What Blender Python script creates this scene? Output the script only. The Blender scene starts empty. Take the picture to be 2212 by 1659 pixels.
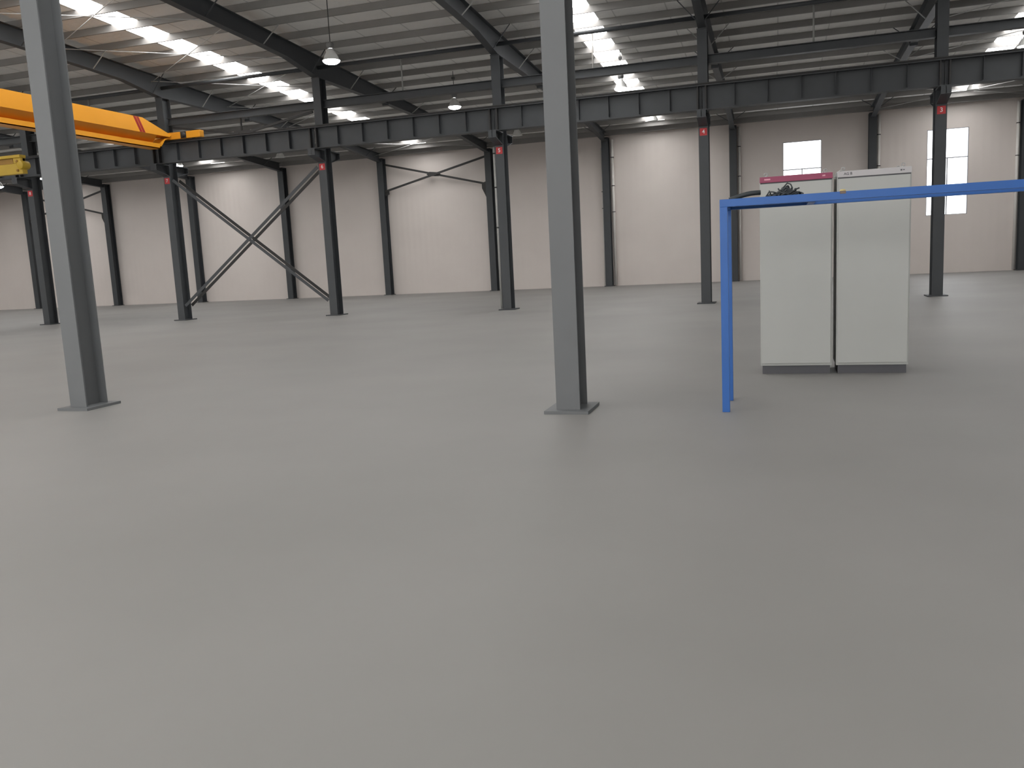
import bpy, bmesh, math, random
from mathutils import Vector, Matrix
random.seed(7)
S = bpy.context.scene
COL = S.collection

# ------------------------------------------------------------------ camera, world, exposure
CH = 1.5                                   # eye height of the photographer
FPX = 1825.94                              # focal length in pixels of the 2212 px wide frame
YAW, PITCH, ROLL = -0.3086, -0.1448, -0.0503
fw = Vector((math.sin(YAW)*math.cos(PITCH), math.cos(YAW)*math.cos(PITCH), math.sin(PITCH)))
rt = Vector((math.cos(YAW), -math.sin(YAW), 0)); up = rt.cross(fw)
r2 = math.cos(ROLL)*rt + math.sin(ROLL)*up
u2 = -math.sin(ROLL)*rt + math.cos(ROLL)*up
cd = bpy.data.cameras.new('camera'); cam = bpy.data.objects.new('camera', cd); COL.objects.link(cam)
cd.sensor_fit = 'HORIZONTAL'; cd.sensor_width = 36; cd.lens = 36*FPX/2212
cd.clip_start = .05; cd.clip_end = 300
M = Matrix((r2, u2, -fw)).transposed().to_4x4(); M.translation = (0, 0, CH); cam.matrix_world = M
S.camera = cam

w = bpy.data.worlds.new('overcast_sky'); S.world = w; w.use_nodes = True
bg = w.node_tree.nodes['Background']; bg.inputs[0].default_value = (.93, .96, 1, 1); bg.inputs[1].default_value = 3.2

S.view_settings.view_transform = 'Standard'; S.view_settings.look = 'None'
S.view_settings.gamma = 1; S.view_settings.use_curve_mapping = False
S.view_settings.exposure = 0.65
SKYLIGHT = 7.2                            # radiance of the daylit roof sheets
LAMP = 26.0
FRONTBAND = 2.3                            # daylit wall sheets behind the photographer
FLOOR = (.25, .243, .233)

# ------------------------------------------------------------------ materials
def mat(name, col, rough=.6, metal=0, noise=.0, nscale=3.0, bump=0, bscale=40, emit=None, estr=0, spec=.5):
    m = bpy.data.materials.new(name); m.use_nodes = True
    nt = m.node_tree; b = nt.nodes['Principled BSDF']
    b.inputs['Base Color'].default_value = (*col, 1); b.inputs['Roughness'].default_value = rough
    b.inputs['Metallic'].default_value = metal; b.inputs['Specular IOR Level'].default_value = spec
    if noise or bump:
        tc = nt.nodes.new('ShaderNodeTexCoord')
    if noise:
        n = nt.nodes.new('ShaderNodeTexNoise'); n.inputs['Scale'].default_value = nscale; n.inputs['Detail'].default_value = 5
        nt.links.new(tc.outputs['Object'], n.inputs['Vector'])
        r = nt.nodes.new('ShaderNodeMix'); r.data_type = 'RGBA'
        r.inputs[6].default_value = (*[c*(1-noise) for c in col], 1); r.inputs[7].default_value = (*[min(1, c*(1+noise)) for c in col], 1)
        nt.links.new(n.outputs[0], r.inputs[0]); nt.links.new(r.outputs[2], b.inputs['Base Color'])
    if bump:
        n2 = nt.nodes.new('ShaderNodeTexNoise'); n2.inputs['Scale'].default_value = bscale
        nt.links.new(tc.outputs['Object'], n2.inputs['Vector'])
        bp = nt.nodes.new('ShaderNodeBump'); bp.inputs['Strength'].default_value = bump; bp.inputs['Distance'].default_value = .02
        nt.links.new(n2.outputs[0], bp.inputs['Height']); nt.links.new(bp.outputs[0], b.inputs['Normal'])
    if emit:
        b.inputs['Emission Color'].default_value = (*emit, 1); b.inputs['Emission Strength'].default_value = estr
    return m

STEEL = mat('grey_blue_steel_paint', (.055, .060, .066), .55, noise=.16, nscale=2.5)
STEELC = mat('grey_steel_paint_columns', (.145, .152, .158), .55, noise=.08, nscale=3)
STEELD = mat('dark_steel_paint', (.032, .031, .031), .6, noise=.2)
PURLIN = mat('dull_galvanised_purlin', (.235, .226, .218), .6, noise=.15, nscale=1.5)
ROD = mat('bright_rod_steel', (.45, .45, .45), .4, .3)
PIPEW = mat('white_plastic_pipe', (.75, .72, .69), .45, noise=.05)
PIPEG = mat('pale_grey_pipe', (.38, .38, .37), .45, noise=.08)
CLIP = mat('dark_pipe_clip', (.05, .05, .05), .6)
YEL = mat('crane_yellow_paint', (.84, .36, .025), .38, noise=.06, nscale=2)
YEL2 = mat('lemon_yellow_paint', (.43, .28, .015), .5, noise=.15, nscale=4)
YELD = mat('dark_yellow_recess', (.30, .16, .02), .6, noise=.2)  # darker yellow used in the boom slot and on its end bolts
REDS = mat('red_stripe_paint', (.34, .008, .008), .45, noise=.1)
REDP = mat('red_plate_paint', (.52, .03, .035), .5, noise=.1)
WHITEN = mat('white_numeral_paint', (.85, .78, .78), .5)
CAB = mat('pale_grey_cabinet_enamel', (.50, .51, .49), .42, noise=.03, nscale=3)
CABH = mat('grey_white_header', (.58, .56, .57), .4, noise=.03)
CABR = mat('crimson_header', (.34, .045, .115), .4, noise=.05)
PINK = mat('pale_pink_emblem', (.85, .40, .50), .5)
INK = mat('dark_grey_ink', (.10, .10, .11), .6)
BLUE = mat('blue_machine_paint', (.028, .13, .44), .42, noise=.08, nscale=5)
CABLE = mat('black_cable_rubber', (.035, .042, .048), .55, noise=.2, nscale=20)
CLAMPY = mat('yellow_clamp_plastic', (.65, .52, .22), .5)
GASK = mat('brown_clamp_pad', (.20, .15, .12), .7)
ALU = mat('spun_aluminium_shade', (.72, .72, .71), .35, .35)
BALL = mat('lamp_ballast_grey', (.17, .17, .17), .5, noise=.1)
LIT = mat('lit_lamp_lens', (1, 1, 1), .4, emit=(.96, .98, 1), estr=LAMP)
UNLIT = mat('unlit_lamp_lens', (.75, .75, .74), .25)
FRAME = mat('window_frame_grey', (.20, .20, .22), .5)

# white woven insulation with seams along the roof fall
def insulation():
    m = mat('woven_roof_insulation', (.60, .585, .565), .75)
    nt = m.node_tree; b = nt.nodes['Principled BSDF']
    tc = nt.nodes.new('ShaderNodeTexCoord')
    n = nt.nodes.new('ShaderNodeTexNoise'); n.inputs['Scale'].default_value = 1.3; n.inputs['Detail'].default_value = 6
    nt.links.new(tc.outputs['Object'], n.inputs['Vector'])
    wv = nt.nodes.new('ShaderNodeTexWave'); wv.wave_type = 'BANDS'; wv.bands_direction = 'X'; wv.wave_profile = 'SAW'
    wv.inputs['Scale'].default_value = .21; wv.inputs['Distortion'].default_value = .35; wv.inputs['Detail'].default_value = 2
    nt.links.new(tc.outputs['Object'], wv.inputs['Vector'])
    cr = nt.nodes.new('ShaderNodeValToRGB'); cr.color_ramp.elements[0].position = .0; cr.color_ramp.elements[0].color = (.55, .55, .55, 1)
    cr.color_ramp.elements[1].position = .035; cr.color_ramp.elements[1].color = (1, 1, 1, 1)
    nt.links.new(wv.outputs[0], cr.inputs[0])
    mx = nt.nodes.new('ShaderNodeMix'); mx.data_type = 'RGBA'
    mx.inputs[6].default_value = (.76, .75, .735, 1); mx.inputs[7].default_value = (.90, .89, .87, 1)
    nt.links.new(n.outputs[0], mx.inputs[0])
    ml = nt.nodes.new('ShaderNodeMix'); ml.data_type = 'RGBA'; ml.blend_type = 'MULTIPLY'; ml.inputs[0].default_value = 1
    nt.links.new(mx.outputs[2], ml.inputs[6]); nt.links.new(cr.outputs[0], ml.inputs[7])
    nt.links.new(ml.outputs[2], b.inputs['Base Color'])
    n2 = nt.nodes.new('ShaderNodeTexNoise'); n2.inputs['Scale'].default_value = 5; n2.inputs['Detail'].default_value = 4
    nt.links.new(tc.outputs['Object'], n2.inputs['Vector'])
    bp = nt.nodes.new('ShaderNodeBump'); bp.inputs['Strength'].default_value = .5; bp.inputs['Distance'].default_value = .05
    nt.links.new(n2.outputs[0], bp.inputs['Height']); nt.links.new(bp.outputs[0], b.inputs['Normal'])
    return m
INSUL = insulation()

def wallmat():
    m = mat('beige_ribbed_wall_sheet', (.66, .60, .565), .55)
    nt = m.node_tree; b = nt.nodes['Principled BSDF']
    tc = nt.nodes.new('ShaderNodeTexCoord')
    n = nt.nodes.new('ShaderNodeTexNoise'); n.inputs['Scale'].default_value = .7; n.inputs['Detail'].default_value = 4
    nt.links.new(tc.outputs['Object'], n.inputs['Vector'])
    mx = nt.nodes.new('ShaderNodeMix'); mx.data_type = 'RGBA'
    mx.inputs[6].default_value = (.70, .635, .60, 1); mx.inputs[7].default_value = (.78, .715, .675, 1)
    nt.links.new(n.outputs[0], mx.inputs[0]); nt.links.new(mx.outputs[2], b.inputs['Base Color'])
    wv = nt.nodes.new('ShaderNodeTexWave'); wv.wave_type = 'BANDS'; wv.bands_direction = 'X'
    wv.inputs['Scale'].default_value = .95; wv.inputs['Distortion'].default_value = 0
    nt.links.new(tc.outputs['Object'], wv.inputs['Vector'])
    bp = nt.nodes.new('ShaderNodeBump'); bp.inputs['Strength'].default_value = .12; bp.inputs['Distance'].default_value = .03
    nt.links.new(wv.outputs[0], bp.inputs['Height']); nt.links.new(bp.outputs[0], b.inputs['Normal'])
    return m
WALL = wallmat()

def floormat():
    m = mat('worn_concrete_floor', FLOOR, .55)
    nt = m.node_tree; b = nt.nodes['Principled BSDF']
    tc = nt.nodes.new('ShaderNodeTexCoord')
    n = nt.nodes.new('ShaderNodeTexNoise'); n.inputs['Scale'].default_value = .35; n.inputs['Detail'].default_value = 8
    nt.links.new(tc.outputs['Object'], n.inputs['Vector'])
    mx = nt.nodes.new('ShaderNodeMix'); mx.data_type = 'RGBA'
    mx.inputs[6].default_value = (*[c*.8 for c in FLOOR], 1); mx.inputs[7].default_value = (*[c*1.2 for c in FLOOR], 1)
    nt.links.new(n.outputs[0], mx.inputs[0]); nt.links.new(mx.outputs[2], b.inputs['Base Color'])
    return m

def skymat(name, strength):
    m = bpy.data.materials.new(name); m.use_nodes = True
    b = m.node_tree.nodes['Principled BSDF']
    b.inputs['Base Color'].default_value = (.8, .82, .82, 1); b.inputs['Roughness'].default_value = .5
    b.inputs['Emission Color'].default_value = (1, .99, .97, 1); b.inputs['Emission Strength'].default_value = strength
    return m
SKYM = skymat('translucent_daylit_sheet', SKYLIGHT)

def glassmat():
    m = bpy.data.materials.new('clear_window_glass'); m.use_nodes = True
    nt = m.node_tree; nt.nodes.clear()
    o = nt.nodes.new('ShaderNodeOutputMaterial'); t = nt.nodes.new('ShaderNodeBsdfTransparent'); g = nt.nodes.new('ShaderNodeBsdfGlossy')
    g.inputs['Roughness'].default_value = .05
    x = nt.nodes.new('ShaderNodeMixShader'); x.inputs[0].default_value = .06
    nt.links.new(t.outputs[0], x.inputs[1]); nt.links.new(g.outputs[0], x.inputs[2]); nt.links.new(x.outputs[0], o.inputs[0])
    return m
GLASS = glassmat()

# ------------------------------------------------------------------ helpers
class MB:
    """collects shapes into one bmesh"""
    def __init__(s): s.bm = bmesh.new()
    def box(s, x0, x1, y0, y1, z0, z1):
        v = [s.bm.verts.new((x, y, z)) for z in (z0, z1) for y in (y0, y1) for x in (x0, x1)]
        for f in ((0,2,3,1),(4,5,7,6),(0,1,5,4),(2,6,7,3),(0,4,6,2),(1,3,7,5)): s.bm.faces.new([v[i] for i in f])
        return s
    def bar(s, p, q, a, b, upv=(0,0,1)):
        p, q = Vector(p), Vector(q); d = (q-p).normalized(); u = Vector(upv)
        if abs(d.dot(u)) > .95: u = Vector((0,1,0))
        e = d.cross(u).normalized(); g = e.cross(d)
        v = []
        for c in (p, q):
            for i, j in ((-1,-1),(1,-1),(1,1),(-1,1)): v.append(s.bm.verts.new(c+e*(i*a/2)+g*(j*b/2)))
        for f in ((3,2,1,0),(4,5,6,7),(0,1,5,4),(1,2,6,5),(2,3,7,6),(3,0,4,7)): s.bm.faces.new([v[i] for i in f])
        return s
    def tube(s, pts, r, n=10, cap=True):
        pts = [Vector(p) for p in pts]; rings = []; e = None
        for i, p in enumerate(pts):
            d = (pts[min(i+1, len(pts)-1)]-pts[max(i-1, 0)]).normalized()
            if e is None:
                u = Vector((0,0,1)) if abs(d.z) < .9 else Vector((1,0,0)); e = d.cross(u).normalized()
            e = (e - d*e.dot(d)).normalized(); g = d.cross(e)
            rings.append([s.bm.verts.new(p+(e*math.cos(2*math.pi*k/n)+g*math.sin(2*math.pi*k/n))*r) for k in range(n)])
        for A, B in zip(rings, rings[1:]):
            for k in range(n): s.bm.faces.new((A[k], A[(k+1)%n], B[(k+1)%n], B[k])).smooth = n > 6
        if cap: s.bm.faces.new(rings[0][::-1]); s.bm.faces.new(rings[-1])
        return s
    def lathe(s, prof, c=(0,0,0), n=28, axis='z', smooth=True):
        rings = []
        for r, h in prof:
            R = []
            for k in range(n):
                a = 2*math.pi*k/n; x, y = r*math.cos(a), r*math.sin(a)
                P = {'z': (x, y, h), 'x': (h, x, y), 'y': (x, h, y)}[axis]
                R.append(s.bm.verts.new((c[0]+P[0], c[1]+P[1], c[2]+P[2])))
            rings.append(R)
        for A, B in zip(rings, rings[1:]):
            for k in range(n): s.bm.faces.new((A[k], A[(k+1)%n], B[(k+1)%n], B[k])).smooth = smooth
        return s
    def disc(s, r, c, n=28, axis='z'):
        R = []
        for k in range(n):
            a = 2*math.pi*k/n; x, y = r*math.cos(a), r*math.sin(a)
            P = {'z': (x, y, 0), 'x': (0, x, y), 'y': (x, 0, y)}[axis]
            R.append(s.bm.verts.new((c[0]+P[0], c[1]+P[1], c[2]+P[2])))
        s.bm.faces.new(R); return s
    def prism(s, poly, x0, x1, axis='x'):
        """poly in the other two axes, extruded along axis"""
        def P(t, a, b): return {'x': (t, a, b), 'y': (a, t, b), 'z': (a, b, t)}[axis]
        A = [s.bm.verts.new(P(x0, a, b)) for a, b in poly]; B = [s.bm.verts.new(P(x1, a, b)) for a, b in poly]
        n = len(poly)
        s.bm.faces.new(A[::-1]); s.bm.faces.new(B)
        for k in range(n): s.bm.faces.new((A[k], A[(k+1)%n], B[(k+1)%n], B[k]))
        return s
    def mesh(s, name, m, bevel=0):
        bmesh.ops.recalc_face_normals(s.bm, faces=s.bm.faces)
        if bevel: bmesh.ops.bevel(s.bm, geom=list(s.bm.edges), offset=bevel, segments=2, affect='EDGES', profile=.7)
        me = bpy.data.meshes.new(name); s.bm.to_mesh(me); s.bm.free(); me.materials.append(m); return me

def put(name, me, parent=None, loc=(0,0,0)):
    o = bpy.data.objects.new(name, me); COL.objects.link(o); o.location = loc
    if parent: o.parent = parent
    return o
def obj(name, mb, m, parent=None, loc=(0,0,0), bevel=0): return put(name, mb.mesh(name, m, bevel), parent, loc)
def tag(o, label, cat, group=None):
    o['label'] = label; o['category'] = cat
    if group: o['group'] = group
    return o
def thing(name, label, cat, loc=(0,0,0), group=None):
    o = bpy.data.objects.new(name, None); COL.objects.link(o); o.location = loc; o.empty_display_size = .2
    return tag(o, label, cat, group)
def struct(name, mb, m):
    o = obj(name, mb, m); o['kind'] = 'structure'; return o
def textmesh(txt, size, m, depth=.004):
    c = bpy.data.curves.new('lettering', 'FONT'); c.body = txt; c.size = size; c.extrude = depth/2; c.align_x = 'CENTER'; c.align_y = 'CENTER'
    c.offset = size*.012
    t = bpy.data.objects.new('lettering', c); COL.objects.link(t)
    dg = bpy.context.evaluated_depsgraph_get(); dg.update()
    me = bpy.data.meshes.new_from_object(t.evaluated_get(dg)); bpy.data.objects.remove(t); bpy.data.curves.remove(c)
    me.transform(Matrix.Rotation(math.pi/2, 4, 'X')); me.materials.clear(); me.materials.append(m); return me

# ------------------------------------------------------------------ the grid of the hall
BAY = 6.0
def LX(k): return 4.0357-(k-3)*BAY          # x of frame line k
YA, YB, YC, YD = 41.8, 24.89, 7.935, -9.0   # column rows from the far wall to the near wall
RIDGE = 16.4
def yy(Y): return Y if Y >= RIDGE else 2*RIDGE-Y
def roofz(Y): return CH+7.1-.05*(yy(Y)-21.5)
XL, XR = -62.0, 22.3
WY = 42.05                                   # inner face of the far wall
NUM = {2:'two',3:'three',4:'four',5:'five',6:'six',7:'seven',8:'eight',9:'nine',10:'ten',11:'eleven',12:'twelve'}

# floor
struct('floor', MB().box(XL-.5, XR+.5, YD-.7, WY+.5, -.15, 0), floormat())

# roof: insulated slabs between the daylit strips
strips = [(-53.86,-52.98),(-41.86,-40.98),(-29.86,-28.98),(-17.88,-17.0),(-5.88,-5.0),(7.0,7.88)]
edges = [XL-.5]+[e for s in strips for e in s]+[XR+.5]
mb = MB()
def slab(mb, x0, x1, y0, y1, t=.06):
    mb.prism([(y0, roofz(y0)), (y1, roofz(y1)), (y1, roofz(y1)+t), (y0, roofz(y0)+t)], x0, x1)
for a, b in zip(edges[0::2], edges[1::2]):
    slab(mb, a, b, RIDGE, WY+.3); slab(mb, a, b, YD-.5, RIDGE)
for a, b in strips:                          # solid ends of each strip at the eaves
    slab(mb, a, b, 41.0, WY+.3); slab(mb, a, b, YD-.5, -8.2)
struct('ceiling', mb, INSUL)
for i, (a, b) in enumerate(strips):
    mb = MB(); slab(mb, a, b, RIDGE, 41.0, .02); slab(mb, a, b, -8.2, RIDGE, .02)
    struct('window_%d' % (i+3), mb, SKYM)

# walls
W1 = (.25, 1.91, CH+1.05, CH+4.74); W2 = (6.28, 7.92, CH+1.05, CH+4.74)
H = CH+6.15
mb = MB()
xs = [XL-.3, W1[0], W1[1], W2[0], W2[1], XR+.3]
for k in range(5):
    if k in (1, 3):
        mb.box(xs[k], xs[k+1], WY, WY+.12, 0, W1[2]); mb.box(xs[k], xs[k+1], WY, WY+.12, W1[3], H)
    else: mb.box(xs[k], xs[k+1], WY, WY+.12, 0, H)
struct('wall_back', mb, WALL)
FB = (CH+.6, CH+4.6)
struct('wall_front', MB().box(XL-.3, XR+.3, YD-.42, YD-.3, 0, FB[0]).box(XL-.3, XR+.3, YD-.42, YD-.3, FB[1], H).box(XL-.3, -50, YD-.42, YD-.3, *FB).box(4, XR+.3, YD-.42, YD-.3, *FB), WALL)
struct('window_10', MB().box(-50, 4, YD-.38, YD-.36, *FB), skymat('translucent_daylit_wall_sheet', FRONTBAND))
for nm, x0, x1 in (('wall_left', XL-.3, XL-.18), ('wall_right', XR+.18, XR+.3)):
    mb = MB(); ys = [YD-.3, RIDGE, WY]
    mb.prism([(ys[0], 0), (ys[2], 0), (ys[2], roofz(WY)), (RIDGE, roofz(RIDGE)), (ys[0], roofz(ys[0]))], x0, x1)
    struct(nm, mb, WALL)

# windows in the far wall: frame with glazing bars, panes as parts
for i, (x0, x1, z0, z1) in enumerate((W1, W2)):
    fr = MB(); t = .022
    fr.box(x0, x0+t, WY, WY+.1, z0, z1).box(x1-t, x1, WY, WY+.1, z0, z1).box(x0+t, x1-t, WY, WY+.1, z1-t, z1).box(x0+t, x1-t, WY, WY+.1, z0, z0+t)
    bars = [CH+3.5, CH+2.28]
    for zb in bars: fr.box(x0+t, x1-t, WY+.02, WY+.08, zb-.02, zb+.02)
    xm = (x0+x1)/2
    fr.box(xm-.02, xm+.02, WY+.021, WY+.079, z0+t, bars[1]-.02).box(xm-.02, xm+.02, WY+.021, WY+.079, bars[1]+.02, bars[0]-.02)
    f = struct('window_%d' % (i+1), fr, FRAME)
    obj('pane', MB().box(x0+t, x1-t, WY+.045, WY+.051, z0+t, z1-t), GLASS, f)

# ------------------------------------------------------------------ steel columns
def hsec(mb, X, y0, y1, z0, z1, w, tf=.014, tw=.01):
    mb.box(X-w/2, X+w/2, y0, y0+tf, z0, z1).box(X-w/2, X+w/2, y1-tf, y1, z0, z1).box(X-tw/2, X+tw/2, y0+tf, y1-tf, z0, z1)
    return mb
GZ0, GZ1 = CH+3.81, CH+4.45                 # runway girder bottom and top
# far wall row
def place_wall_column():
    shaft = hsec(MB(), 0, 41.6, 42.0, .03, CH+5.62, .33).mesh('shaft', STEEL)
    cap = MB().box(-.165, .165, 41.55, 42.02, CH+5.62, CH+5.65).mesh('cap_plate', STEEL)
    base = MB().box(-.22, .22, 41.5, 42.04, 0, .03).mesh('base_plate', STEEL)
    names = {3:'dark steel wall column between the two bright windows', 4:'dark wall column behind column four, left of the cabinets',
             5:'dark wall column just right of the big foreground column, white pipes on both sides'}
    for k in range(2, 13):
        lab = names.get(k, 'dark steel wall column standing at the far wall behind frame line %s' % NUM[k])
        if k == 2: lab = 'dark wall column at the right edge of the photo, white pipe on its left'
        if k == 6: lab = 'dark wall column at the right end of the wall cross brace'
        if k == 7: lab = 'dark wall column at the left end of the wall cross brace'
        t = thing('wall_column', lab, 'column', (LX(k), 0, 0), 'columns along the far wall')
        for n, m in (('shaft', shaft), ('cap_plate', cap), ('base_plate', base)): put(n, m, t)
place_wall_column()
# middle row with the runway brackets and the red number plates
def place_row_b():
    shaft = hsec(MB(), 0, YB, YB+.4, .03, CH+6.02, .27).mesh('shaft', STEEL)
    low = hsec(MB(), 0, YB+.02, YB+.4, .03, CH+3.4, .262)
    base = MB().box(-.25, .25, YB-.1, YB+.5, 0, .03).mesh('base_plate', STEEL)
    cap = MB().box(-.14, .14, YB-.02, YB+.42, CH+6.02, CH+6.045).mesh('cap_plate', STEEL)
    def bracket(y0, y1):
        s = 1 if y1 > y0 else -1; mb = MB()
        mb.prism([(y0, GZ0-.03), (y1, GZ0-.03), (y1, GZ0-.2), (y0, GZ0-.36)], -.008, .008)
        lo, hi = sorted((y0, y1)); mb.box(-.15, .15, lo, hi, GZ0-.03, GZ0-.003)
        mb.bar((0, y0, GZ0-.37), (0, y1, GZ0-.21), .25, .014)
        mb.box(-.12, .12, min(y1, y1-s*.014), max(y1, y1-s*.014), GZ0-.2, GZ0-.03)
        return mb.mesh('bracket', STEEL)
    bn, bf = bracket(YB, YB-.62), bracket(YB+.4, YB+1.0)
    plate = MB().box(-.1, .1, YB-.008, YB-.001, CH+3.185, CH+3.385).mesh('number_plate', REDP)
    for k in range(2, 13):
        lab = ('grey steel column wearing the red plate with the number %s' % NUM[k]) if 3 <= k <= 8 else 'grey steel middle column on frame line %s' % NUM[k]
        t = thing('steel_column', lab, 'column', (LX(k), 0, 0), 'numbered columns under the runway girder')
        put('shaft', shaft, t); put('base_plate', base, t); put('cap_plate', cap, t); put('bracket', bn, t); put('bracket', bf, t)
        if 3 <= k <= 8:
            p = put('number_plate', plate, t); p['label'] = 'red plate with the white number %d' % k
            nm = put('numeral', textmesh(str(k), .155, WHITEN), p, (0, YB-.0105, CH+3.285)); nm['label'] = 'white number %d' % k
place_row_b()
# near row: two big columns in the foreground
def place_row_c():
    shaft = hsec(MB(), 0, YC, YC+.34, .03, CH+6.02, .236, .016).mesh('shaft', STEELC)
    base = MB().box(-.22, .22, YC-.1, YC+.44, 0, .03).mesh('base_plate', STEELC)
    y0, y1 = YC+.341, YC+.96
    br = MB().prism([(y0, GZ0-.03), (y1, GZ0-.03), (y1, GZ0-.2), (y0, GZ0-.36)], -.008, .008).box(-.15, .15, y0, y1, GZ0-.03, GZ0-.003).mesh('bracket', STEELC)
    for k in range(2, 8):
        lab = {4:'large grey foreground column in the middle of the photo', 5:'large grey foreground column at the left in front of the crane'}.get(k, 'grey near row column on frame line %s' % NUM[k])
        t = thing('steel_column', lab, 'column', (LX(k), 0, 0), 'near row columns')
        put('shaft', shaft, t); put('base_plate', base, t); put('bracket', br, t)
place_row_c()

# ------------------------------------------------------------------ rafters with flange braces and splices
PY = [21.95+1.285*i for i in range(-4, 16)]  # purlin positions on the far slope
def rafter():
    bot = [(41.6,5.46),(41.05,5.5),(37.6,5.80),(33,5.97),(30,6.03),(25.3,6.045),(24.9,6.045),(23.2,6.32),(21.4,6.42),(19,6.52),(16.4,6.66)]
    far = [(y, CH+z) for y, z in bot]
    prof = far+[(2*RIDGE-y, z) for y, z in far[-2::-1]]
    top = lambda y: roofz(y)-.205
    mb = MB()
    for (y0, z0), (y1, z1) in zip(prof, prof[1:]):
        mb.prism([(y0, z0), (y1, z1), (y1, top(y1)), (y0, top(y0))], -.005, .005)
        mb.prism([(y0, z0), (y1, z1), (y1, z1+.014), (y0, z0+.014)], -.11, .11)
        mb.prism([(y0, top(y0)-.014), (y1, top(y1)-.014), (y1, top(y1)), (y0, top(y0))], -.11, .11)
    beam = mb.mesh('beam', STEEL)
    def botz(y):
        y = yy(y)
        for (y0, z0), (y1, z1) in zip(far, far[1:]):
            if y1 <= y <= y0: return z1+(z0-z1)*(y-y1)/(y0-y1)
        return far[0][1]
    sp = MB().box(-.12, .12, 29.96, 30.0, botz(30)-.07, top(30)+.0).mesh('splice_plate', STEEL)
    br = {}
    for i, y in enumerate(PY):
        if i % 2 == 0 and 17 < y < 41:
            for s in (-1, 1):
                br[i, s] = MB().bar((s*.08, y+.03, botz(y)+.03), (s*.62, y+.03, roofz(y)-.19), .024, .024).mesh('flange_brace', PIPEG if i % 4 == 0 else STEEL)
    for k in range(1, 13):
        nm = NUM.get(k, 'one')
        t = thing('roof_rafter', 'grey tapered steel roof rafter across the hall on frame line %s' % nm if not 3 <= k <= 8 else 'grey tapered steel roof rafter passing over the column numbered %s' % nm,
                  'rafter', (LX(k), 0, 0), 'roof rafters')
        put('beam', beam, t); put('splice_plate', sp, t)
        for m in br.values(): put('flange_brace', m, t)
rafter()

# purlins: lipped channels along the hall
def purlins():
    for i, y in enumerate(PY):
        z = roofz(y)-.004
        mb = MB(); a = 2e-3
        mb.box(XL, XR, y, y+.004, z-.19, z).box(XL, XR, y+.004, y+.055, z-.19, z-.186).box(XL, XR, y+.051, y+.055, z-.186, z-.17).box(XL, XR, y+.004, y+.055, z-.004, z)
        n = len(PY)-i
        o = obj('roof_purlin', mb, PURLIN)
        tag(o, 'dull grey roof purlin running along the hall, %s row up from the far wall' % (['first','second','third','fourth','fifth','sixth','seventh','eighth','ninth','tenth','eleventh','twelfth','thirteenth','fourteenth','fifteenth','sixteenth','seventeenth','eighteenth','nineteenth','twentieth'][n-1]), 'purlin', 'roof purlins')
purlins()
tag(obj('eave_beam', MB().box(XL, XR, 41.72, 41.78, CH+5.76, CH+5.98).box(XL, XR, 41.78, 41.96, CH+5.76, CH+5.775), PURLIN), 'long grey eave beam along the top of the far wall', 'beam')

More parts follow.
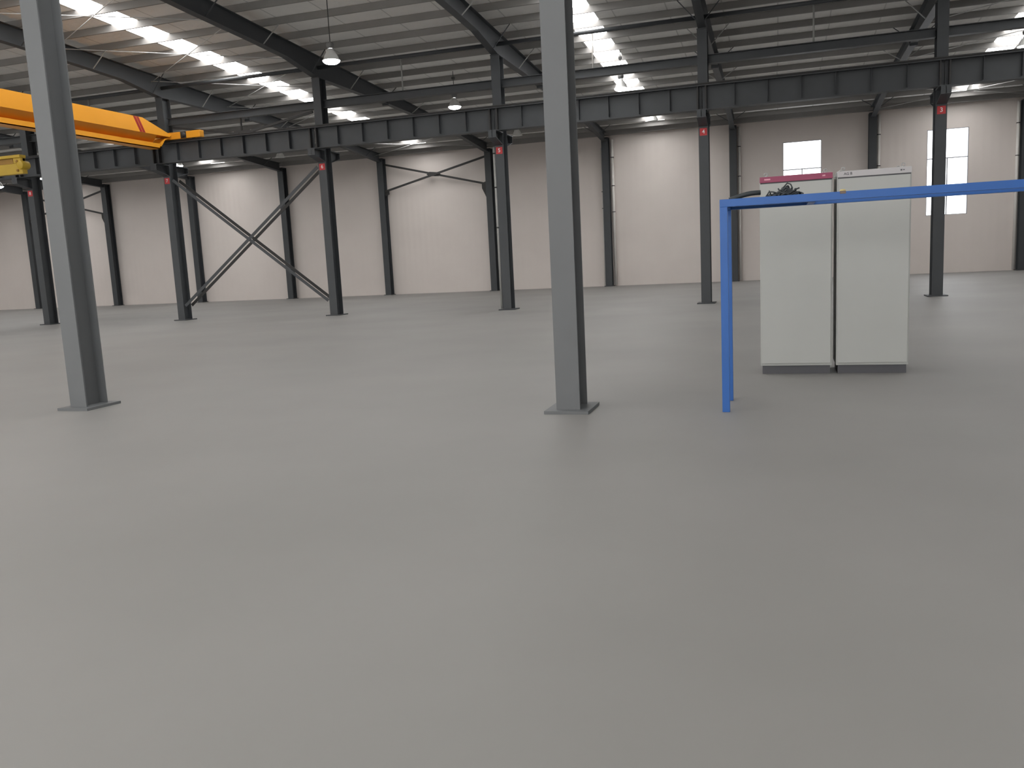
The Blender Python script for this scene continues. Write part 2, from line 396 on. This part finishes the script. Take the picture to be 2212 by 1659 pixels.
# ------------------------------------------------------------------ row B: runway girder, rail, struts, hangers, braces
GY = 24.57
def runway():
    L = BAY-.02
    web = MB().box(-L, 0, GY-.005, GY+.005, GZ0+.016, GZ1-.016).mesh('web', STEEL)
    bf = MB().box(-L, 0, GY-.14, GY+.14, GZ0, GZ0+.016).mesh('bottom_flange', STEEL)
    tf = MB().box(-L, 0, GY-.18, GY+.18, GZ1-.016, GZ1).mesh('top_flange', STEEL)
    st = MB().box(-.005, .005, GY-.13, GY-.005, GZ0+.07, GZ1-.016).mesh('stiffener', STEEL)
    eb = MB().box(-.02, .02, GY-.135, GY-.005, GZ0+.016, GZ1-.016).mesh('bearing_stiffener', STEELD)
    for k in range(1, 12):
        t = thing('runway_girder', 'grey crane runway girder segment between columns %s and %s' % (NUM.get(k, 'one'), NUM[k+1]), 'girder', (LX(k)-.01, 0, 0), 'runway girder segments')
        for n, m in (('web', web), ('bottom_flange', bf), ('top_flange', tf)): put(n, m, t)
        for q in range(1, 7): put('stiffener', st, t, (-L*q/7, 0, 0))
        for x in (-.1, -L+.1): put('bearing_stiffener', eb, t, (x, 0, 0))
    rail = MB().box(XL, XR, GY-.05, GY+.05, GZ1, GZ1+.012).box(XL, XR, GY-.012, GY+.012, GZ1+.012, GZ1+.06).box(XL, XR, GY-.03, GY+.03, GZ1+.06, GZ1+.09)
    tag(obj('crane_rail', rail, STEELD), 'dark crane rail along the top of the runway girder', 'rail')
    us = MB().tube([(-BAY+.012, YB+.2, CH+6.38), (-.012, YB+.2, CH+6.38)], .06, 12).mesh('upper_strut', STEEL)
    ls = MB().box(-BAY+.15, -.15, YB+.1, YB+.3, CH+5.345, CH+5.36).box(-BAY+.15, -.15, YB+.1, YB+.3, CH+5.12, CH+5.135).box(-BAY+.15, -.15, YB+.195, YB+.205, CH+5.135, CH+5.345).mesh('tie_beam', STEEL)
    hg = MB().tube([(-3.1, YB+.2, CH+5.36), (-3.1, YB+.2, CH+6.32)], .025, 8)
    hw = hg.mesh('hanger_rod', PIPEW); hg = hw.copy(); hg.materials[0] = PIPEG
    for k in range(1, 12):
        a, b = NUM.get(k, 'one'), NUM[k+1]
        tag(put('upper_strut', us, None, (LX(k), 0, 0)), 'round grey strut under the roof between columns %s and %s' % (a, b), 'strut', 'upper struts')
        tag(put('tie_beam', ls, None, (LX(k), 0, 0)), 'dark tie beam above the runway girder between columns %s and %s' % (a, b), 'beam', 'tie beams above the runway')
        if k != 6: tag(put('hanger_rod', hw if k == 4 else hg, None, (LX(k), 0, 0)), ('bright white hanger rod in front of the roof light between columns %s and %s' if k == 4 else 'thin pale hanger rod above the tie beam between columns %s and %s') % (a, b), 'rod', 'hanger rods')
    # V brace above the girder and X brace below it between columns 7 and 6
    xm = (LX(6)+LX(7))/2
    t = thing('girder_brace', 'dark V brace above the runway girder between columns seven and six', 'brace', (0,0,0))
    for s in (-1, 1): obj('brace_bar', MB().bar((xm+s*2.7, YB+.2, CH+5.05), (xm+s*.1, YB+.2, CH+4.62), .07, .07), STEELD, t)
    obj('gusset_plate', MB().box(xm-.3, xm+.3, YB+.19, YB+.21, CH+4.47, CH+4.72), STEELD, t)
    obj('post', MB().box(xm-.02, xm+.02, YB+.18, YB+.22, CH+4.72, CH+5.11), STEELD, t)
    t = thing('girder_brace', 'double angle cross brace below the runway girder between columns seven and six', 'brace')
    zt, zb = CH+3.3, .5
    for dy, m in ((.03, STEEL), (.37, STEELD)):
        obj('brace_bar', MB().bar((LX(6)-.19, YB+dy, zt), (LX(7)+.19, YB+dy, zb), .015, .1), m, t)
        obj('brace_bar', MB().bar((LX(7)+.19, YB+dy+.016, zt), (LX(6)-.19, YB+dy+.016, zb), .015, .1), m, t)
runway()

# far wall cross braces
def wall_brace(k, label):
    x0, x1 = LX(k)+.17, LX(k-1)-.17
    t = thing('cross_brace', label, 'brace')
    obj('brace_bar', MB().bar((x0, 41.75, CH+5.33), (x1, 41.75, CH+3.93), .05, .1), STEELD, t)
    obj('brace_bar', MB().bar((x0, 41.69, CH+3.93), (x1, 41.69, CH+5.28), .05, .1), STEELD, t)
    xm = (x0+x1)/2
    obj('gusset_plate', MB().prism([(xm-.42, CH+4.63), (xm-.25, CH+4.76), (xm+.25, CH+4.70), (xm+.42, CH+4.56), (xm+.25, CH+4.5), (xm-.25, CH+4.54)], 41.715, 41.73, 'y'), STEELD, t)
    obj('gusset_plate', MB().prism([(x1-.0, CH+4.06), (x1-.24, CH+3.98), (x1-.24, CH+3.72), (x1, CH+3.2)], 41.715, 41.73, 'y'), STEELD, t)
    obj('gusset_plate', MB().prism([(x0, CH+4.04), (x0+.24, CH+3.98), (x0+.24, CH+3.78), (x0, CH+3.72)], 41.715, 41.73, 'y'), STEELD, t)
wall_brace(7, 'dark X shaped brace on the far wall with a plate at its crossing')
wall_brace(11, 'dark X shaped wall brace at far left, partly behind the left foreground column')

# roof bracing rods
def roof_rods():
    cells = [17.2, 20.6, 24.6, 28.7, 32.8, 36.9, 40.9]
    for k, where in ((6, 'between rafters seven and six'), (2, 'between rafters three and two')):
        for i, (a, b) in enumerate(zip(cells, cells[1:])):
            for s in (0, 1):
                y0, y1 = (a, b) if s == 0 else (b, a)
                dz = .035*s
                mb = MB().tube([(LX(k+1)+.01, y0, roofz(y0)-.42-dz), (LX(k)-.01, y1, roofz(y1)-.42-dz)], .011, 6)
                o = obj('bracing_rod', mb, ROD)
                tag(o, 'thin roof bracing rod %s, %s pair from ridge, rising %s' % (where, ['first','second','third','fourth','fifth','sixth'][i], 'left' if s == 0 else 'right'), 'rod', 'roof bracing rods')
roof_rods()

# ------------------------------------------------------------------ pipes
def pipe(x, y, z1, r, m, label, zc):
    t = thing('downpipe', label, 'pipe', (x, y, 0))
    obj('pipe', MB().tube([(0,0,.05), (0,0,z1)], r, 14), m, t)
    for z in zc: obj('pipe_clip', MB().lathe([(r+.002, z), (r+.012, z), (r+.012, z+.035), (r+.002, z+.035)], n=14).box(-.012, .012, r, .145, z+.005, z+.03), CLIP, t)
zc = [CH+2.1, CH+3.35, CH+4.7]
pipe(LX(5)+.3, 41.9, CH+5.55, .07, PIPEW, 'white downpipe right of the wall column beside the big foreground column', zc)
pipe(LX(5)-.235, 41.9, CH+5.2, .035, PIPEW, 'thin white pipe left of the wall column beside the big foreground column', [CH+3.1, CH+2.3])
pipe(LX(4)+.27, 41.9, CH+5.6, .06, PIPEW, 'white downpipe right of the wall column behind column four', zc)
pipe(LX(3)+.27, 41.9, CH+5.6, .065, PIPEW, 'white downpipe right of the wall column between the windows', zc)
pipe(LX(2)-.27, 41.9, CH+5.6, .065, PIPEW, 'white downpipe at the right edge of the photo', zc)
pipe(LX(5)-.185, YB+.06, CH+3.4, .04, PIPEG, 'pale grey pipe running up the left side of column five', [CH+1.0, CH+2.2, CH+3.2])

# ------------------------------------------------------------------ high bay lamps
def lamps():
    shade = MB().lathe([(.05,.285),(.066,.275),(.085,.24),(.13,.18),(.175,.1),(.205,.02),(.228,0),(.231,-.012),(.22,-.012),(.2,.02),(.165,.1),(.12,.18),(.05,.22)]).mesh('lamp_shade', ALU)
    ball = MB().lathe([(0,.45),(.06,.445),(.095,.42),(.1,.38),(.09,.33),(.06,.295),(0,.29)], n=20).mesh('ballast', BALL)
    lens = MB().lathe([(.224,-.006),(.205,-.045),(.15,-.08),(.08,-.095),(.0001,-.1)]).mesh('lens', LIT)
    lens0 = MB().lathe([(.2,.03),(.14,.02),(.07,.012),(.0001,.01)]).mesh('lens', UNLIT)
    hook = MB().tube([(-.06,0,.3), (-.13,0,.26), (-.12,0,.2)], .012, 6).mesh('cable_gland', ALU)
    spots = [(-10.99,20.5,5.35,1,'lit high bay lamp hanging left of the middle, nearest and largest of the lamps'),
             (-10.92,29.2,5.51,1,'lit high bay lamp just left of column five above the runway girder'),
             (-4.97,29.2,5.51,1,'lit high bay lamp in front of the roof light right of the big foreground column'),
             (6.93,29.2,5.45,1,'lit high bay lamp cut by the right edge of the photo'),
             (-4.97,36.9,5.5,0,'unlit bell lamp below the runway girder, left of column four'),
             (-10.94,36.9,5.45,0,'unlit bell lamp below the runway girder between column five and the big foreground column'),
             (7.04,36.9,5.5,0,'pale unlit bell lamp right of column three'),
             (-22.94,36.9,5.5,0,'unlit bell lamp left of column six near the far wall'),
             (-28.83,36.9,5.58,1,'lit lamp seen just right of column seven below the runway girder'),
             (-37.75,36.9,5.62,1,'lit lamp peeping out left of the left foreground column'),
             (-40.6,36.9,5.4,1,'lit lamp at the far left edge of the photo')]
    for x, y, z, lit, lab in spots:
        z += CH
        t = thing('high_bay_lamp', lab, 'lamp', (x, y, z), 'high bay lamps')
        put('lamp_shade', shade, t); put('ballast', ball, t); put('lens', lens if lit else lens0, t); put('cable_gland', hook, t)
        top = roofz(y)-z
        obj('hanging_rod', MB().tube([(0,0,.448), (0,0,top)], .012, 6).box(-.05, .05, -.05, .05, top-.28, top-.2), CLIP, t)
lamps()

# ------------------------------------------------------------------ overhead crane
def crane():
    X1, X0 = -19.27, -19.77                        # near and far face of the box girder
    t = thing('overhead_crane', 'yellow single girder overhead crane with red stripes, at the left', 'crane', (0,0,0))
    zt, zm, zb = CH+5.15, CH+4.68, CH+4.3
    CN = YC+.34+.325                              # near runway centre line
    yE, yN = GY-.1, CN+.1
    zt, zm, zb = CH+5.09, CH+4.625, CH+4.2
    dn = 2*RIDGE
    box = [(yN+.1, zm), (yE-.1, zm), (yE, zm+.07), (23.17, zt), (yN+1.3, zt), (yN, zm+.07)]
    obj('box_girder', MB().prism(box, X0, X1), YEL, t)
    xc = (X0+X1)/2
    mb = MB()
    sl = [(X1-.012, zm+.001), (X0+.012, zm+.001), (xc-.04, zm-.22), (xc-.04, zb+.03), (xc+.04, zb+.03), (xc+.04, zm-.22)]
    mb.prism(sl, yN+.75, yE-.68, 'y')
    obj('tapered_web', mb, YEL, t)
    fl = MB()
    e1, e2 = yE-.55, yE-.26
    prof = [(yN+.65, zb), (e1, zb), (e2, zm-.1), (yE-.02, zm-.03), (yE-.02, zm+.0), (e2-.02, zm-.07), (e1-.02, zb+.03), (yN+.67, zb+.03)]
    fl.prism(prof, xc-.2, xc+.2)
    for sx in (-1, 1):
        a, b = sorted((xc+sx*.2, xc+sx*.188))
        fl.prism([(yN+.65, zb), (e1, zb), (e1+.07, zb+.08), (e1+.02, zb+.165), (yN+.65, zb+.165)], a, b)
    obj('lower_flange', fl, YEL, t)
    for d in (0, .13):
        y0, y1 = 22.75+d, 23.0+d
        s = obj('warning_stripe', MB().prism([(y0, zt-.004), (y0+.11, zt-.004), (y1+.11, zm+.004), (y1, zm+.004)], X1+.0005, X1+.003), REDS, t); s['label'] = 'red slanted stripe'
    for cy in (GY, CN):
        b = obj('end_carriage', MB().box(-20.9, -18.14, cy-.11, cy+.11, GZ1+.1, GZ1+.33), YEL, t, bevel=.03)
        for wx in (-20.65, -18.45): obj('wheel', MB().lathe([(0,-.05),(.1,-.05),(.12,-.045),(.12,-.035),(.1,-.03),(.1,.03),(.12,.035),(.12,.045),(.1,.05),(0,.05)], (wx, cy, GZ1+.195), 24, 'y'), STEELD, b)
        s = -1 if cy > RIDGE else 1
        m = obj('travel_motor', MB().lathe([(0,-.3),(.06,-.295),(.085,-.27),(.085,-.12),(.1,-.11),(.1,.0),(0,.0)], (-18.78, cy-s*.11, GZ1+.215), 18, 'y').box(-18.9, -18.68, cy-.118, cy+.118, GZ1+.11, GZ1+.322), STEELD, b)
    # near runway that carries the other end of the crane
    return t
crane()
def near_runway():
    cy = YC+.34+.325
    t = thing('runway_girder', 'grey near side runway girder above the photo, on the foreground columns', 'girder')
    obj('web', MB().box(XL, XR, cy-.005, cy+.005, GZ0+.016, GZ1-.016), STEEL, t)
    obj('bottom_flange', MB().box(XL, XR, cy-.14, cy+.14, GZ0, GZ0+.016), STEEL, t)
    obj('top_flange', MB().box(XL, XR, cy-.18, cy+.18, GZ1-.016, GZ1), STEEL, t)
    rl = MB().box(XL, XR, cy-.05, cy+.05, GZ1, GZ1+.012).box(XL, XR, cy-.03, cy+.03, GZ1+.012, GZ1+.09)
    tag(obj('crane_rail', rl, STEELD), 'dark crane rail on the near side runway girder above the photo', 'rail')
near_runway()

# ------------------------------------------------------------------ lemon yellow jib boom at the left edge
def jib():
    Y = 14.0; xe = -14.66; z0, z1 = CH+2.25, CH+2.63
    t = thing('jib_crane', 'lemon yellow jib crane, its blunt boom end showing at the left edge', 'crane', (0,0,0))
    mb = MB()
    mb.box(-18.2, xe, Y-.06, Y+.06, z0, z1-.17)
    mb.box(-18.2, xe-.02, Y-.02, Y+.06, z1-.17, z1-.06)
    mb.box(-18.2, xe-.02, Y-.08, Y+.08, z1-.06, z1)
    mb.box(xe-.22, xe-.02, Y-.06, Y+.06, z1-.17, z1-.06)
    obj('boom', mb, YEL2, t, bevel=.012)
    obj('boom_recess', MB().box(-18.15, xe-.25, Y-.035, Y-.02, z1-.165, z1-.065), YELD, t)
    obj('end_boss', MB().lathe([(0,-.1),(.075,-.1),(.085,-.09),(.085,.09),(.075,.1),(0,.1)], (xe-.02, Y, z0+.17), 22, 'y'), YEL2, t)
    for z in (z0+.07, z1-.13): obj('end_bolt', MB().lathe([(0,-.085),(.025,-.085),(.03,-.06)], (xe-.12, Y, z), 12, 'y'), YELD, t)
    obj('pillar', MB().tube([(-18.4, Y, .03), (-18.4, Y, z1+.1)], .16, 24), YEL2, t)
    obj('base_plate', MB().box(-18.75, -18.05, Y-.35, Y+.35, 0, .03), YEL2, t)
jib()

# ------------------------------------------------------------------ electrical cabinets
def cabinet(x0, x1, kind, label):
    Y = 10.5; D = .6; top = CH+.815; hb = .07
    t = thing('electrical_cabinet', label, 'cabinet', (x0, Y, 0), 'electrical cabinets')
    wd = x1-x0
    obj('plinth', MB().box(.02, wd-.02, .02, D-.02, 0, .1), INK, t)
    obj('body', MB().box(0, wd, 0, D, .1, top), CAB, t, bevel=.006)
    obj('door', MB().box(.015, wd-.015, -.02, -.001, .13, top-hb-.014), CAB, t, bevel=.004)
    hd = obj('header_band', MB().box(.002, wd-.002, -.022, -.001, top-hb, top-.004), CABR if kind == 'red' else CABH, t, bevel=.004)
    obj('door_gap', MB().box(.01, wd-.01, -.012, -.001, top-hb-.0135, top-hb-.0005), INK, t)
    for x, y in ((.07,.1), (wd-.075,.1), (.07,D-.1), (wd-.075,D-.1)):
        mb = MB(); n = 20
        ring = [(x+.018*math.cos(2*math.pi*k/n), y, top+.03+.018*math.sin(2*math.pi*k/n)) for k in range(n+1)]
        mb.tube(ring, .005, 8, cap=False); mb.lathe([(0,top+.012),(.012,top+.012),(.014,top+.0),(.0,top+.0)], (x, y, 0), 12)
        obj('eye_bolt', mb, ROD, t)
    if kind == 'red':
        hd['label'] = 'crimson red header band'
        mb = MB()
        for q in range(4): mb.lathe([(0,-.0255),(.0095,-.025),(.0105,-.0225)], (.062+.017*q, 0, top-hb/2-.001), 14, 'y')
        mb.box(.056, .118, -.0245, -.0222, top-hb/2-.006, top-hb/2+.004)
        obj('emblem', mb, PINK, hd)
        mb = MB()
        for q in range(2): mb.lathe([(0,-.0255),(.0095,-.025),(.0105,-.0225)], (wd-.105+.017*q, 0, top-hb/2), 14, 'y')
        obj('emblem', mb, PINK, hd)
    else:
        put('lettering', textmesh('AG B', .04, INK, .002), hd, (.115, -.0235, top-hb/2))
        obj('maker_mark', MB().box(wd-.118, wd-.1, -.0245, -.0222, top-hb/2-.008, top-hb/2+.008).box(wd-.092, wd-.075, -.0236, -.0222, top-hb/2-.005, top-hb/2+.005), INK, hd)
cabinet(-.2, .60, 'red', 'pale grey electrical cabinet with the crimson red header band')
cabinet(.645, 1.42, 'grey', 'pale grey electrical cabinet with a plain grey header, right of the red one')

# ------------------------------------------------------------------ blue frame with cables on top
def rack():
    t = thing('blue_frame', 'blue painted steel frame with a long top rail at lower right', 'frame', (0,0,0))
    x0, x1, y0, y1 = -.5, 3.3, 8.0, 8.7; z = CH+.45; h = .068
    obj('top_rail', MB().box(x0, x1, y0, y0+h, z-h, z), BLUE, t, bevel=.004)
    obj('top_rail', MB().box(x0, x1, y1-h, y1, z-h, z), BLUE, t, bevel=.004)
    for x in (x0, x1-h): obj('cross_rail', MB().box(x, x+h, y0+h, y1-h, z-h, z-.001), BLUE, t)
    for x in (x0, x1-h):
        for y in (y0, y1-h): obj('post', MB().box(x, x+h, y, y+h, 0, z-h), BLUE, t, bevel=.004)
    obj('deck_plate', MB().box(x0+h, .32, y0+h, y1-h, z-.04, z-.02), STEELD, t)
    obj('deck_bearer', MB().box(.26, .32, y0+h, y1-h, z-.07, z-.04), BLUE, t)
rack()
def cables():
    rnd = random.Random(5)
    t = thing('cable_heap', 'tangled heap of black cables on the blue frame before the red banded cabinet', 'cables', (.05, 8.3, CH+.432))
    k = 0
    for i in range(26):
        a0 = rnd.uniform(0, 6.28); n = 24; pts = []
        rx, ry = rnd.uniform(.03, .16), rnd.uniform(.04, .12); cx, cy = rnd.uniform(-.05,.05), rnd.uniform(-.04,.04)
        hh = rnd.uniform(.015, .11)*(1.05-rx/.17)+.012; turns = rnd.uniform(.7, 1.25)
        for q in range(n):
            a = a0+2*math.pi*turns*q/(n-1)
            s = 1-.22*abs(math.cos(a))
            pts.append((cx+rx*math.cos(a)+rnd.uniform(-.006,.006), cy+ry*math.sin(a), max(.01, hh*s+.02*math.sin(3*a+i))))
        obj('cable', MB().tube(pts, rnd.choice((.006,.007,.009)), 7), CABLE, t)
    # the tall loop and a few stiff ends
    pts = [(-.1,0,.02),(-.06,0,.06),(-.02,-.01,.085),(.01,-.01,.115),(.035,-.01,.142),(.065,0,.13),(.08,0,.095),(.072,0,.05),(.06,0,.02)]
    obj('cable', MB().tube(pts, .006, 8), CABLE, t)
    pts = [(-.09,.02,.03),(-.03,.02,.075),(.0,.02,.09),(.02,.0,.105),(.05,.0,.098),(.06,.02,.06)]
    obj('cable', MB().tube(pts, .006, 8), CABLE, t)
    for p, q in (((.07,0,.06),(.14,-.01,.092)), ((-.1,0,.03),(-.125,0,.085)), ((.05,0,.05),(.075,0,.1)), ((-.02,0,.05),(-.045,0,.1))):
        obj('cable_end', MB().tube([p, ((p[0]+q[0])/2, p[1], (p[2]+q[2])/2+.005), q], .0065, 7), CABLE, t)
    pts = [(-.43+.04*i, 8.32+.006*math.sin(i), CH+.458+.05*math.sin(math.pi*min(.5, i/12))) for i in range(8)]
    tag(obj('rubber_hose', MB().tube(pts, .022, 12), CABLE), 'thick black hose bowed over the blue frame left of the cable heap', 'hose')
    c = thing('yellow_clamp', 'small yellow clamp sitting on the blue top rail', 'clamp', (.54, 8.03, CH+.4505))
    obj('clamp_body', MB().lathe([(0,.02),(.018,.019),(.026,.01),(.028,0),(0,0)], n=18), CLAMPY, c)
    obj('clamp_pad', MB().box(-.024, .024, -.034, -.0305, -.02, .004), GASK, c)
cables()
